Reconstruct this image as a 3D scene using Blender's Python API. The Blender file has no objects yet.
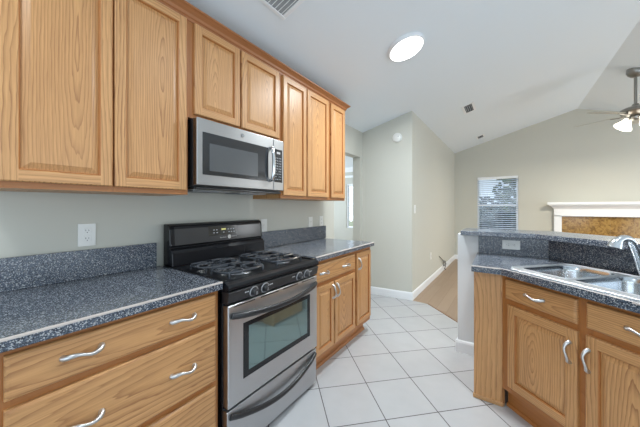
import bpy, bmesh, math, random
from mathutils import Vector, Matrix
random.seed(7)
S = bpy.context.scene
C = S.collection
PI = math.pi

# ------------------------------------------------------------------ camera
CAM = (1.78, -0.812, 1.268); YAW = 0.6087; FPX = 270.0; CY = 207.0
cam = bpy.data.cameras.new('camera')
cam.sensor_fit = 'HORIZONTAL'; cam.sensor_width = 36.0
cam.lens = FPX * 36.0 / 640.0
cam.shift_y = -(213.5 - CY) / 640.0
cam.clip_start = 0.05
cam_o = bpy.data.objects.new('camera', cam); C.objects.link(cam_o)
cam_o.location = CAM; cam_o.rotation_euler = (PI / 2, 0, YAW)
S.camera = cam_o

# ------------------------------------------------------------------ world and light
W = bpy.data.worlds.new('sky'); S.world = W; W.use_nodes = True
bg = W.node_tree.nodes['Background']
bg.inputs[0].default_value = (0.72, 0.86, 1.0, 1); bg.inputs[1].default_value = 1.0

def area(name, loc, rot, sx, sy, power, color):
    l = bpy.data.lights.new(name, 'AREA'); l.shape = 'RECTANGLE'; l.size = sx; l.size_y = sy
    l.energy = power; l.color = color
    o = bpy.data.objects.new(name, l); C.objects.link(o); o.location = loc; o.rotation_euler = rot
    return o
DAY = (0.78, 0.90, 1.0)
area('added_fill_right', (5.74, 0.6, 1.15), (0, PI / 2 + 0.6, 0), 2.1, 3.4, 40, DAY)  # added fill lamp in an assumed opening, tilted up at the ceiling
area('daylight_living_window', (5.74, 5.3, 1.35), (0, PI / 2, 0), 1.5, 0.7, 33, (0.94, 0.97, 1.0))
area('added_fill_back', (2.6, -3.14, 1.3), (PI / 2 + 0.6, 0, 0), 4.2, 2.0, 40, DAY)  # unseen fill lamp added behind the camera, aimed upward
area('daylight_side_room', (-3.3, 4.2, 1.4), (0, -PI / 2, 0), 1.4, 2.0, 55, DAY)

sun = bpy.data.lights.new('sun', 'SUN'); sun.energy = 3.0; sun.angle = 0.02; sun.color = (1, 0.97, 0.92)
sun_o = bpy.data.objects.new('sun', sun); C.objects.link(sun_o); sun_o.rotation_euler = Vector((0.45, -0.6, -0.75)).to_track_quat('-Z', 'Y').to_euler()
S.view_settings.view_transform = 'Standard'
S.view_settings.look = 'None'
S.view_settings.gamma = 1.0
S.view_settings.use_curve_mapping = False
S.view_settings.exposure = 0.16
DISC_W = 37                                     # power of each kitchen disc light

# ------------------------------------------------------------------ materials
def lin(r, g, b):
    f = lambda c: (c / 255 / 12.92) if c / 255 <= 0.04045 else ((c / 255 + 0.055) / 1.055) ** 2.4
    return (f(r), f(g), f(b), 1)

def mat(name, col=None, rough=0.5, metal=0.0, coat=0.0, spec=None, emit=None, estr=0.0, trans=0.0):
    m = bpy.data.materials.new(name); m.use_nodes = True
    b = m.node_tree.nodes['Principled BSDF']
    if col: b.inputs['Base Color'].default_value = col
    b.inputs['Roughness'].default_value = rough
    b.inputs['Metallic'].default_value = metal
    b.inputs['Coat Weight'].default_value = coat
    b.inputs['Coat Roughness'].default_value = 0.12
    if spec is not None: b.inputs['Specular IOR Level'].default_value = spec
    if emit:
        b.inputs['Emission Color'].default_value = emit; b.inputs['Emission Strength'].default_value = estr
    b.inputs['Transmission Weight'].default_value = trans
    return m

class NT:
    """small helper for node trees"""
    def __init__(s, m): s.m = m; s.t = m.node_tree; s.b = s.t.nodes['Principled BSDF']
    def n(s, kind, **kw):
        x = s.t.nodes.new(kind)
        for k, v in kw.items():
            if k.startswith('i_'): x.inputs[k[2:]].default_value = v
            else: setattr(x, k, v)
        return x
    def l(s, a, b): s.t.links.new(a, b)
    def math(s, op, a, b=None, c=None):
        x = s.n('ShaderNodeMath', operation=op)
        for i, v in enumerate((a, b, c)):
            if v is None: continue
            if isinstance(v, (int, float)): x.inputs[i].default_value = v
            else: s.l(v, x.inputs[i])
        return x.outputs[0]
    def ramp(s, fac, stops, interp='LINEAR'):
        r = s.n('ShaderNodeValToRGB'); r.color_ramp.interpolation = interp
        e = r.color_ramp.elements
        while len(e) < len(stops): e.new(0.5)
        for i, (p, c) in enumerate(stops): e[i].position = p; e[i].color = c
        s.l(fac, r.inputs[0]); return r.outputs[0]
    def mix(s, fac, a, b, mode='MIX'):
        x = s.n('ShaderNodeMix', data_type='RGBA', blend_type=mode)
        for v, i in ((fac, 0), (a, 6), (b, 7)):
            if isinstance(v, (int, float)): x.inputs[i].default_value = v
            elif isinstance(v, tuple): x.inputs[i].default_value = v
            else: s.l(v, x.inputs[i])
        return x.outputs[2]
    def coords(s, scale, rnd=True, kind='Object'):
        tc = s.n('ShaderNodeTexCoord'); mp = s.n('ShaderNodeMapping')
        mp.inputs['Scale'].default_value = scale
        if rnd:
            oi = s.n('ShaderNodeObjectInfo'); m1 = s.math('MULTIPLY', oi.outputs['Random'], 37.0)
            cx = s.n('ShaderNodeCombineXYZ')
            for i in range(3): s.l(m1, cx.inputs[i])
            s.l(cx.outputs[0], mp.inputs['Location'])
        s.l(tc.outputs[kind], mp.inputs['Vector']); return mp.outputs[0]

def oak(name, axis, light=(210, 159, 104), dark=(122, 68, 30), strength=0.78, rings=62.0, width=0.36):
    """plain-sawn oak: growth rings of a tilted trunk cut by the board's face"""
    m = mat(name, rough=0.42, coat=0.10); t = NT(m)
    t.b.inputs['Coat Roughness'].default_value = 0.3
    tc = t.n('ShaderNodeTexCoord'); sp = t.n('ShaderNodeSeparateXYZ'); t.l(tc.outputs['Generated'], sp.inputs[0])
    oi = t.n('ShaderNodeObjectInfo'); rnd = oi.outputs['Random']
    across = sp.outputs[0 if axis != 0 else 2]; lengthw = sp.outputs[axis]
    rb = t.math('FRACT', t.math('MULTIPLY', rnd, 17.3)); rc = t.math('FRACT', t.math('MULTIPLY', rnd, 41.7))
    x = t.math('MULTIPLY', t.math('ADD', t.math('SUBTRACT', across, 0.5), t.math('MULTIPLY', t.math('SUBTRACT', rb, 0.5), 0.45)), width)
    zl = t.math('MULTIPLY', lengthw, 0.85 if axis == 2 else 0.40)
    lo = t.n('ShaderNodeTexNoise', i_Scale=0.8, i_Detail=2.0)
    a = [5.0, 5.0, 5.0]; a[axis] = 1.3
    v = t.coords(tuple(a))
    nz = t.n('ShaderNodeTexNoise', i_Scale=1.0, i_Detail=1.0); t.l(v, nz.inputs['Vector'])
    b = [55.0, 55.0, 55.0]; b[axis] = 7.0
    jz = t.n('ShaderNodeTexNoise', i_Scale=1.0, i_Detail=2.0); t.l(t.coords(tuple(b)), jz.inputs['Vector'])
    depth = t.math('ADD', t.math('MULTIPLY', t.math('SUBTRACT', zl, t.math('MULTIPLY', rc, 1.0)), 0.115), t.math('MULTIPLY', t.math('SUBTRACT', nz.outputs['Fac'], 0.5), 0.13))
    r = t.math('SQRT', t.math('ADD', t.math('MULTIPLY', x, x), t.math('MULTIPLY', depth, depth)))
    rr = t.math('ADD', t.math('ADD', t.math('MULTIPLY', r, rings), t.math('MULTIPLY', jz.outputs['Fac'], 1.1)), t.math('MULTIPLY', nz.outputs['Fac'], 3.0))
    ringv = t.math('FRACT', rr)
    ring = t.ramp(ringv, [(0.0, (0, 0, 0, 1)), (0.45, (0.06, 0.06, 0.06, 1)), (0.78, (0.5, 0.5, 0.5, 1)), (0.93, (1, 1, 1, 1)), (1.0, (0, 0, 0, 1))])
    f = [170.0, 170.0, 170.0]; f[axis] = 5.0
    fz = t.n('ShaderNodeTexNoise', i_Scale=1.0, i_Detail=3.0, i_Roughness=0.6); t.l(t.coords(tuple(f)), fz.inputs['Vector'])
    fib = t.ramp(fz.outputs['Fac'], [(0.35, (0, 0, 0, 1)), (0.7, (1, 1, 1, 1))])
    mid = tuple(int((l + d) / 2) for l, d in zip(light, dark))
    t.l(v, lo.inputs['Vector'])
    fade = t.ramp(lo.outputs['Fac'], [(0.35, (0.55, 0.55, 0.55, 1)), (0.65, (1, 1, 1, 1))])
    c0 = t.mix(t.math('MULTIPLY', t.math('MULTIPLY', ring, fade), strength), lin(*light), lin(*dark))
    c1 = t.mix(t.math('MULTIPLY', fib, 0.28), c0, lin(*[int(q * 0.9) for q in dark]))
    c2 = t.mix(t.math('MULTIPLY', rc, 0.22), c1, lin(*mid))
    t.l(c2, t.b.inputs['Base Color'])
    bp = t.n('ShaderNodeBump', i_Strength=0.06, i_Distance=0.002); t.l(fz.outputs['Fac'], bp.inputs['Height']); t.l(bp.outputs[0], t.b.inputs['Normal'])
    return m

OAK_V = oak('oak_upright_grain', 2)
OAK_H = oak('oak_level_grain', 0, width=0.20)
OAK_R = oak('oak_rail_grain', 0, width=0.9, strength=0.6)
OAK_TRIM = oak('oak_stained_edge', 0, light=(178, 116, 60), dark=(140, 84, 40), strength=0.5)
OAK_TRIM_V = oak('oak_stained_edge_upright', 2, light=(178, 116, 60), dark=(140, 84, 40), strength=0.5)

def granite(name, tint=(71, 79, 92)):
    m = mat(name, rough=0.20, coat=0.12); t = NT(m)
    v = t.coords((1, 1, 1), rnd=False)
    n1 = t.n('ShaderNodeTexNoise', i_Scale=320.0, i_Detail=2.0, i_Roughness=0.7); t.l(v, n1.inputs['Vector'])
    vo = t.n('ShaderNodeTexVoronoi', i_Scale=290.0); t.l(v, vo.inputs['Vector'])
    sep = t.n('ShaderNodeSeparateColor'); t.l(vo.outputs['Color'], sep.inputs[0])
    r, g, b = tint
    c = t.ramp(n1.outputs['Fac'], [(0.30, lin(26, 28, 33)), (0.47, lin(r, g, b)), (0.60, lin(r + 12, g + 14, b + 16)), (0.72, lin(165, 172, 180))])
    sp = t.ramp(sep.outputs[0], [(0.0, (0, 0, 0, 1)), (0.79, (0, 0, 0, 1)), (0.83, (1, 1, 1, 1))])
    dk = t.ramp(sep.outputs[1], [(0.0, (0, 0, 0, 1)), (0.76, (0, 0, 0, 1)), (0.80, (1, 1, 1, 1))])
    c = t.mix(t.math('MULTIPLY', dk, 0.7), c, lin(30, 32, 38))
    c = t.mix(t.math('MULTIPLY', sp, 0.75), c, lin(182, 184, 186))
    t.l(c, t.b.inputs['Base Color']); return m
GRANITE = granite('speckled_dark_laminate')

def paint(name, col, rough=0.75):
    m = mat(name, lin(*col), rough); t = NT(m)
    v = t.coords((1, 1, 1), rnd=False)
    n = t.n('ShaderNodeTexNoise', i_Scale=90.0, i_Detail=2.0); t.l(v, n.inputs['Vector'])
    bp = t.n('ShaderNodeBump', i_Strength=0.05, i_Distance=0.003); t.l(n.outputs['Fac'], bp.inputs['Height']); t.l(bp.outputs[0], t.b.inputs['Normal'])
    return m
WALL = paint('beige_wall_paint', (200, 199, 189))
CEIL = paint('white_ceiling_paint', (229, 236, 241))
WHITE = mat('white_trim_paint', lin(236, 238, 240), 0.35)
WHITE_PL = mat('white_plastic', lin(232, 232, 228), 0.3)
SLOT = mat('dark_slot', lin(40, 40, 42), 0.5)

def tile_floor():
    m = mat('cream_ceramic_tile', rough=0.22, coat=0.1); t = NT(m)
    tc = t.n('ShaderNodeTexCoord'); sp = t.n('ShaderNodeSeparateXYZ'); t.l(tc.outputs['Object'], sp.inputs[0])
    x, y = sp.outputs[0], sp.outputs[1]
    k = 0.70711; P = 0.3432
    a = t.math('DIVIDE', t.math('SUBTRACT', t.math('MULTIPLY', t.math('ADD', x, y), k), 1.3535), P)
    b = t.math('DIVIDE', t.math('SUBTRACT', t.math('MULTIPLY', t.math('SUBTRACT', y, x), k), 0.0255), P)
    def dist(q): return t.math('ABSOLUTE', t.math('SUBTRACT', t.math('FRACT', t.math('ADD', q, 100.5)), 0.5))
    d = t.math('MINIMUM', dist(a), dist(b))
    g = t.math('LESS_THAN', d, 0.0085)
    fa = t.math('FLOOR', a); fb = t.math('FLOOR', b)
    cx = t.n('ShaderNodeCombineXYZ'); t.l(fa, cx.inputs[0]); t.l(fb, cx.inputs[1])
    wn = t.n('ShaderNodeTexWhiteNoise', noise_dimensions='2D'); t.l(cx.outputs[0], wn.inputs['Vector'])
    nz = t.n('ShaderNodeTexNoise', i_Scale=7.0, i_Detail=4.0); t.l(tc.outputs['Object'], nz.inputs['Vector'])
    c = t.mix(nz.outputs['Fac'], lin(178, 178, 179), lin(192, 192, 193))
    c = t.mix(t.math('MULTIPLY', wn.outputs['Value'], 0.25), c, lin(175, 175, 176))
    c = t.mix(g, c, lin(84, 80, 78))
    t.l(c, t.b.inputs['Base Color'])
    t.l(t.math('ADD', t.math('MULTIPLY', g, 0.5), 0.24), t.b.inputs['Roughness'])
    soft = t.math('SMOOTH_MIN', d, 0.03, 0.01)
    bp = t.n('ShaderNodeBump', i_Strength=0.25, i_Distance=0.02); t.l(soft, bp.inputs['Height']); t.l(bp.outputs[0], t.b.inputs['Normal'])
    return m
TILE = tile_floor()

def plank_floor():
    m = mat('brown_plank_floor', rough=0.45); t = NT(m)
    tc = t.n('ShaderNodeTexCoord'); mp = t.n('ShaderNodeMapping'); mp.inputs['Rotation'].default_value = (0, 0, PI / 2)
    t.l(tc.outputs['Object'], mp.inputs[0])
    br = t.n('ShaderNodeTexBrick', i_Scale=1.0); br.inputs['Brick Width'].default_value = 1.1; br.inputs['Row Height'].default_value = 0.13
    br.inputs['Mortar Size'].default_value = 0.002
    br.inputs['Color1'].default_value = lin(168, 145, 124); br.inputs['Color2'].default_value = lin(150, 126, 104); br.inputs['Mortar'].default_value = lin(132, 109, 88)
    t.l(mp.outputs[0], br.inputs['Vector'])
    v = t.coords((14, 1.2, 1), rnd=False)
    n = t.n('ShaderNodeTexNoise', i_Scale=2.0, i_Detail=5.0); t.l(v, n.inputs['Vector'])
    c = t.mix(t.math('MULTIPLY', n.outputs['Fac'], 0.5), br.outputs['Color'], lin(176, 154, 132))
    t.l(c, t.b.inputs['Base Color']); return m
PLANK = plank_floor()

def steel(name, col, rough, axis, aniso=0.0):
    m = mat(name, col, rough, 1.0); t = NT(m)
    a = [400.0, 400.0, 400.0]; a[axis] = 3.0
    v = t.coords(tuple(a))
    n = t.n('ShaderNodeTexNoise', i_Scale=1.0, i_Detail=2.0); t.l(v, n.inputs['Vector'])
    t.l(t.math('ADD', t.math('MULTIPLY', n.outputs['Fac'], 0.16), rough - 0.08), t.b.inputs['Roughness'])
    if aniso:
        tg = t.n('ShaderNodeTangent', direction_type='RADIAL', axis='Z'); t.l(tg.outputs[0], t.b.inputs['Tangent'])
        t.b.inputs['Anisotropic'].default_value = aniso; t.b.inputs['Anisotropic Rotation'].default_value = 0.25
    return m
STEEL = steel('brushed_stainless_steel', (0.54, 0.55, 0.565, 1), 0.36, 1, 0.6)
MW_STEEL = steel('brushed_microwave_steel', (0.35, 0.353, 0.355, 1), 0.38, 1, 0.6)
RIM_STEEL = steel('brushed_sink_rim_steel', (0.66, 0.68, 0.70, 1), 0.46, 0)
SINK_STEEL = mat('satin_sink_steel', (0.60, 0.63, 0.66, 1), 0.2, 1.0)
NICKEL = mat('brushed_nickel', (0.60, 0.595, 0.59, 1), 0.34, 1.0)
CHROME = mat('satin_chrome', (0.70, 0.72, 0.74, 1), 0.16, 1.0)
BLACK = mat('black_enamel', (0.010, 0.010, 0.012, 1), 0.2, 0.0, 0.05, spec=0.3)
BLACK_PL = mat('black_plastic', (0.016, 0.016, 0.018, 1), 0.3)
CASTIRON = mat('black_cast_iron', (0.045, 0.05, 0.06, 1), 0.22, 0.0, 0.5)
DKGREY = mat('dark_grey_panel', (0.035, 0.035, 0.037, 1), 0.25, 0, 0.3)
MWGLASS = mat('dark_microwave_glass', (0.02, 0.022, 0.025, 1), 0.08, 0.0, 0.6)
MWSCREEN = mat('grey_mesh_screen', (0.085, 0.09, 0.095, 1), 0.2, 0.0, 0.4)
OVENGLASS = mat('mirror_coated_oven_glass', (0.21, 0.31, 0.31, 1), 0.05, 0.85, 0.6)
OVENBORDER = mat('black_oven_glass_border', (0.012, 0.013, 0.015, 1), 0.12, 0.0, 0.1, spec=0.3)
BURNER = mat('burner_aluminium', (0.22, 0.23, 0.25, 1), 0.38, 1.0)
KEY = mat('pale_key_print', lin(190, 192, 196), 0.5)
LED = mat('lit_display', lin(30, 30, 20), 0.4, emit=lin(215, 215, 140), estr=0.7)
LEDW = mat('lit_white_display', lin(30, 30, 30), 0.4, emit=lin(225, 230, 235), estr=0.7)
LAMP = mat('lit_white_diffuser', lin(255, 255, 255), 0.5, emit=(1, 1, 1, 1), estr=5.0)
SHADE = mat('lit_frosted_glass_shade', lin(255, 250, 240), 0.4, emit=(1.0, 0.93, 0.80, 1), estr=3.0)
FANMETAL = mat('pewter_fan_metal', (0.30, 0.29, 0.27, 1), 0.3, 1.0)
BLADE = mat('pale_maple_fan_blade', lin(176, 172, 160), 0.45)
GLASS = bpy.data.materials.new('window_glass'); GLASS.use_nodes = True
_t = GLASS.node_tree; _t.nodes.clear()
_o = _t.nodes.new('ShaderNodeOutputMaterial'); _m = _t.nodes.new('ShaderNodeMixShader'); _a = _t.nodes.new('ShaderNodeBsdfTransparent'); _g = _t.nodes.new('ShaderNodeBsdfGlossy')
_g.inputs['Roughness'].default_value = 0.02; _m.inputs[0].default_value = 0.06
_t.links.new(_a.outputs[0], _m.inputs[1]); _t.links.new(_g.outputs[0], _m.inputs[2]); _t.links.new(_m.outputs[0], _o.inputs[0])
BLIND = mat('white_vinyl_blind', lin(226, 234, 244), 0.5)
_b = BLIND.node_tree; _tr = _b.nodes.new('ShaderNodeBsdfTranslucent'); _tr.inputs[0].default_value = lin(226, 236, 248); _mx = _b.nodes.new('ShaderNodeMixShader'); _mx.inputs[0].default_value = 0.45
_b.links.new(_b.nodes['Principled BSDF'].outputs[0], _mx.inputs[1]); _b.links.new(_tr.outputs[0], _mx.inputs[2]); _b.links.new(_mx.outputs[0], _b.nodes['Material Output'].inputs[0])
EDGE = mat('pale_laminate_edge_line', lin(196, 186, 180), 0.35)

def marble():
    m = mat('golden_brown_marble', rough=0.12, coat=0.3); t = NT(m)
    v = t.coords((1, 1, 1), rnd=False)
    n = t.n('ShaderNodeTexNoise', i_Scale=16.0, i_Detail=8.0, i_Roughness=0.72, i_Distortion=1.2); t.l(v, n.inputs['Vector'])
    c = t.ramp(n.outputs['Fac'], [(0.28, lin(78, 54, 24)), (0.45, lin(132, 98, 46)), (0.58, lin(172, 136, 74)), (0.75, lin(104, 72, 32))])
    sp = t.n('ShaderNodeSeparateXYZ'); tc = t.n('ShaderNodeTexCoord'); t.l(tc.outputs['Object'], sp.inputs[0])
    j = t.math('LESS_THAN', t.math('FRACT', t.math('DIVIDE', sp.outputs[0], 0.305)), 0.012)
    t.l(t.mix(t.math('MULTIPLY', j, 0.7), c, lin(150, 128, 90)), t.b.inputs['Base Color']); return m
MARBLE = marble()

def leafy(name, c1, c2):
    m = mat(name, rough=0.7); t = NT(m); v = t.coords((1, 1, 1))
    n = t.n('ShaderNodeTexNoise', i_Scale=6.0, i_Detail=5.0); t.l(v, n.inputs['Vector'])
    t.l(t.ramp(n.outputs['Fac'], [(0.35, lin(*c1)), (0.65, lin(*c2))]), t.b.inputs['Base Color']); return m
LEAF = leafy('green_leaves', (34, 52, 34), (96, 120, 72))
BARK = mat('grey_bark', lin(84, 74, 64), 0.9)
GRASS = leafy('lawn_grass', (78, 98, 60), (112, 130, 84))

# ------------------------------------------------------------------ mesh helpers
def BM(): return bmesh.new()

def box(bm, x0, x1, y0, y1, z0, z1, mi=0):
    v = [bm.verts.new((x, y, z)) for x in (x0, x1) for y in (y0, y1) for z in (z0, z1)]
    F = [(0, 1, 3, 2), (4, 6, 7, 5), (0, 4, 5, 1), (2, 3, 7, 6), (0, 2, 6, 4), (1, 5, 7, 3)]
    for f in F:
        a = bm.faces.new([v[i] for i in f]); a.material_index = mi
    return v

def prism(bm, pts, z0, z1, mi=0):
    """polygon footprint; z0/z1 numbers or functions of (x, y)"""
    f0 = z0 if callable(z0) else (lambda x, y: z0); f1 = z1 if callable(z1) else (lambda x, y: z1)
    lo = [bm.verts.new((x, y, f0(x, y))) for x, y in pts]; hi = [bm.verts.new((x, y, f1(x, y))) for x, y in pts]
    n = len(pts)
    fs = [bm.faces.new(list(reversed(lo))), bm.faces.new(hi)]
    for i in range(n): fs.append(bm.faces.new((lo[i], lo[(i + 1) % n], hi[(i + 1) % n], hi[i])))
    for f in fs: f.material_index = mi

def extrude_profile(bm, prof, p0, p1, up=(0, 0, 1), out=None, mi=0):
    """sweep a closed 2-D profile (out, up) from p0 to p1"""
    p0 = Vector(p0); p1 = Vector(p1); up = Vector(up); out = Vector(out)
    a = [bm.verts.new(p0 + out * u + up * v) for u, v in prof]; b = [bm.verts.new(p1 + out * u + up * v) for u, v in prof]
    n = len(prof)
    for i in range(n): bm.faces.new((a[i], a[(i + 1) % n], b[(i + 1) % n], b[i])).material_index = mi
    bm.faces.new(list(reversed(a))).material_index = mi; bm.faces.new(b).material_index = mi

def tube(bm, pts, rad, seg=10, mi=0, flat=1.0, closed=False):
    pts = [Vector(p) for p in pts]; n = len(pts)
    if not isinstance(rad, (list, tuple)): rad = [rad] * n
    rings = []; ref = None
    for i, p in enumerate(pts):
        if closed: t = pts[(i + 1) % n] - pts[i - 1]
        else: t = pts[min(i + 1, n - 1)] - pts[max(i - 1, 0)]
        t.normalize()
        if ref is None:
            ref = Vector((0, 0, 1)) if abs(t.z) < 0.9 else Vector((1, 0, 0))
        a = t.cross(ref)
        if a.length < 1e-4: a = t.cross(Vector((0, 1, 0)))
        a.normalize(); b = a.cross(t).normalized(); ref = b
        rings.append([bm.verts.new(p + (a * math.cos(2 * PI * k / seg) + b * math.sin(2 * PI * k / seg) * flat) * rad[i]) for k in range(seg)])
    m = n if closed else n - 1
    for i in range(m):
        A, B = rings[i], rings[(i + 1) % n]
        for k in range(seg):
            bm.faces.new((A[k], A[(k + 1) % seg], B[(k + 1) % seg], B[k])).material_index = mi
    if not closed:
        bm.faces.new(list(reversed(rings[0]))).material_index = mi; bm.faces.new(rings[-1]).material_index = mi

def lathe(bm, prof, center, seg=24, axis=(0, 0, 1), mi=0):
    """profile of (radius, height) turned about an axis through center"""
    ax = Vector(axis).normalized(); q = Vector((0, 0, 1)).rotation_difference(ax); c = Vector(center)
    rings = []
    for r, h in prof:
        if r < 1e-6: rings.append([bm.verts.new(c + q @ Vector((0, 0, h)))])
        else: rings.append([bm.verts.new(c + q @ Vector((r * math.cos(2 * PI * k / seg), r * math.sin(2 * PI * k / seg), h))) for k in range(seg)])
    for A, B in zip(rings, rings[1:]):
        for k in range(seg):
            k2 = (k + 1) % seg
            if len(A) == 1 and len(B) == 1: continue
            if len(A) == 1: f = (A[0], B[k2], B[k])
            elif len(B) == 1: f = (A[k], A[k2], B[0])
            else: f = (A[k], A[k2], B[k2], B[k])
            bm.faces.new(f).material_index = mi
    for R, rev in ((rings[0], True), (rings[-1], False)):
        if len(R) > 1: bm.faces.new(list(reversed(R)) if rev else R).material_index = mi

def arc_pts(fn, n): return [fn(i / (n - 1)) for i in range(n)]

def spline(pts, n=8):
    """Catmull-Rom through points"""
    P = [Vector(p) for p in pts]; P = [2 * P[0] - P[1]] + P + [2 * P[-1] - P[-2]]; out = []
    for i in range(1, len(P) - 2):
        for k in range(n):
            t = k / n; a, b, c, d = P[i - 1:i + 3]
            out.append(0.5 * ((2 * b) + (c - a) * t + (2 * a - 5 * b + 4 * c - d) * t * t + (3 * b - a - 3 * c + d) * t ** 3))
    out.append(P[-2]); return out

def obj(name, bm, mats, parent=None, smooth=False, bevel=0.0, seg=2, label=None):
    me = bpy.data.meshes.new(name)
    bmesh.ops.recalc_face_normals(bm, faces=bm.faces[:])
    if smooth:
        for f in bm.faces: f.smooth = True
        for e in bm.edges:
            if len(e.link_faces) == 2 and e.calc_face_angle(0) > math.radians(40): e.smooth = False
    bm.to_mesh(me); bm.free()
    for m in (mats if isinstance(mats, (list, tuple)) else [mats]): me.materials.append(m)
    o = bpy.data.objects.new(name, me); C.objects.link(o)
    if parent is not None: o.parent = parent
    if bevel:
        b = o.modifiers.new('bevel', 'BEVEL'); b.width = bevel; b.segments = seg; b.limit_method = 'ANGLE'; b.angle_limit = math.radians(40)
    if label: o['label'] = label
    return o

def thing(name, label, cat, loc=(0, 0, 0), rot=(0, 0, 0), group=None):
    o = bpy.data.objects.new(name, None); C.objects.link(o); o.empty_display_size = 0.1
    o.location = loc; o.rotation_euler = rot; o['label'] = label; o['category'] = cat
    if group: o['group'] = group
    return o
def tag(o, label, cat, group=None, kind=None):
    o['label'] = label; o['category'] = cat
    if group: o['group'] = group
    if kind: o['kind'] = kind
    return o
def struct(name, bm, m, bevel=0.0, label=None):
    o = obj(name, bm, m, None, bevel=bevel); o['kind'] = 'structure'
    if label: o['label'] = label; o['category'] = name.split('_')[0]
    return o

# ------------------------------------------------------------------ the shell
RIDGE = 2.9; SL = 0.29; Z0 = 2.375
def ceil(x, y=0): return Z0 + SL * (x if x <= RIDGE else 2 * RIDGE - x)
YB = -3.2; YF = 6.5; XR = 5.8

WB = [(0.70, 2.905), (0.925, 2.89), (1.345, 2.47), (1.9, 1.95)]     # edge between tile and plank
bm = BM(); prism(bm, [(-0.12, YB), (XR, YB), (XR, 1.95), (1.9, 1.95), WB[2], WB[1], WB[0], (-0.12, 2.9)], -0.05, 0.0)
struct('floor_tile', bm, TILE, label='cream ceramic floor tiles laid diagonally with dark grout')
bm = BM(); prism(bm, [WB[0], WB[1], WB[2], (1.9, 1.95), (XR, 1.95), (XR, YF + 0.1), (0.6, YF + 0.1), (0.6, 2.905)], -0.05, -0.002)
struct('floor_plank', bm, PLANK, label='brown wood plank floor of the living room')
bm = BM()
for (a, b) in zip(WB[1:], WB[2:]):
    d = Vector((b[0] - a[0], b[1] - a[1], 0)).normalized(); nrm = Vector((-d.y, d.x, 0))
    extrude_profile(bm, [(-0.008, -0.002), (0.008, -0.002), (0.004, 0.005), (-0.004, 0.005)], (a[0], a[1], 0), (b[0], b[1], 0), out=nrm)
struct('trim_1', bm, mat('threshold_brown', lin(140, 104, 74), 0.5), label='thin brown threshold strip between tile and planks')

bm = BM()
prism(bm, [(-0.12, YB), (RIDGE, YB), (RIDGE, YF + 0.1), (-0.12, YF + 0.1)], lambda x, y: ceil(x), lambda x, y: ceil(x) + 0.1)
prism(bm, [(RIDGE, YB), (XR + 0.1, YB), (XR + 0.1, YF + 0.1), (RIDGE, YF + 0.1)], lambda x, y: ceil(x), lambda x, y: ceil(x) + 0.1)
struct('ceiling', bm, CEIL, label='white vaulted ceiling with a ridge over the living room')

OY0, OY1, OZ = 2.05, 2.775, 2.0
bm = BM()
box(bm, -0.12, 0, YB, OY0, 0, Z0 + 0.01); box(bm, -0.12, 0, OY0, OY1, OZ, Z0 + 0.01); box(bm, -0.12, 0, OY1, 2.9, 0, Z0 + 0.01)
struct('wall_left', bm, WALL, label='beige kitchen wall behind the cabinets with an open doorway')
bm = BM()
prism(bm, [(-0.10, 2.84), (0.0, 2.855), (0.705, 2.922), (0.705, YF), (-0.10, YF)], 0, lambda x, y: ceil(max(x, 0)) + 0.01)
struct('wall_hall', bm, WALL, label='beige closet block with an outside corner at the living room')

WX0, WX1, WZ0, WZ1 = 1.187, 1.962, 0.72, 1.955
bm = BM()
def gable(bm, xs, zb):
    x0, x1 = xs
    pts = [(x0, zb), (x1, zb)]
    v = []
    cols = [x0] + ([RIDGE] if x0 < RIDGE < x1 else []) + [x1]
    top = [(x, ceil(x) + 0.01) for x in reversed(cols)]
    ring = pts + top
    a = [bm.verts.new((x, YF, z)) for x, z in ring]; b = [bm.verts.new((x, YF + 0.12, z)) for x, z in ring]
    bm.faces.new(a); bm.faces.new(list(reversed(b)))
    for i in range(len(ring)):
        j = (i + 1) % len(ring); bm.faces.new((a[i], b[i], b[j], a[j]))
gable(bm, (-0.1, WX0), 0.0); gable(bm, (WX1, XR), 0.0); gable(bm, (WX0, WX1), WZ1)
box(bm, WX0, WX1, YF, YF + 0.12, 0, WZ0)
struct('wall_far', bm, WALL, label='beige gable wall of the living room with window and fireplace')

# walls beside and behind the viewpoint, with openings assumed for the daylight lamps
bm = BM()
for y0, y1, z0, z1 in ((YB, -1.15, 0, 2.4), (-1.15, 2.35, 2.2, 2.4), (2.35, 4.95, 0, 2.4), (4.95, 5.65, 0, 0.6), (4.95, 5.65, 2.1, 2.4), (5.65, YF, 0, 2.4)):
    box(bm, XR, XR + 0.1, y0, y1, z0, z1)
struct('wall_right', bm, WALL)
bm = BM()
for x0, x1, z0, z1 in ((-0.12, 0.5, 0, 2.35), (0.5, 4.7, 0, 0.2), (0.5, 4.7, 2.4, 2.5), (4.7, XR, 0, 2.35)):
    box(bm, x0, x1, YB - 0.1, YB, z0, z1)
prism(bm, [(-0.12, YB - 0.1), (RIDGE, YB - 0.1), (RIDGE, YB), (-0.12, YB)], 2.35, lambda x, y: max(2.36, ceil(x)))
prism(bm, [(RIDGE, YB - 0.1), (XR, YB - 0.1), (XR, YB), (RIDGE, YB)], 2.35, lambda x, y: ceil(x))
struct('wall_back', bm, WALL)

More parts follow.
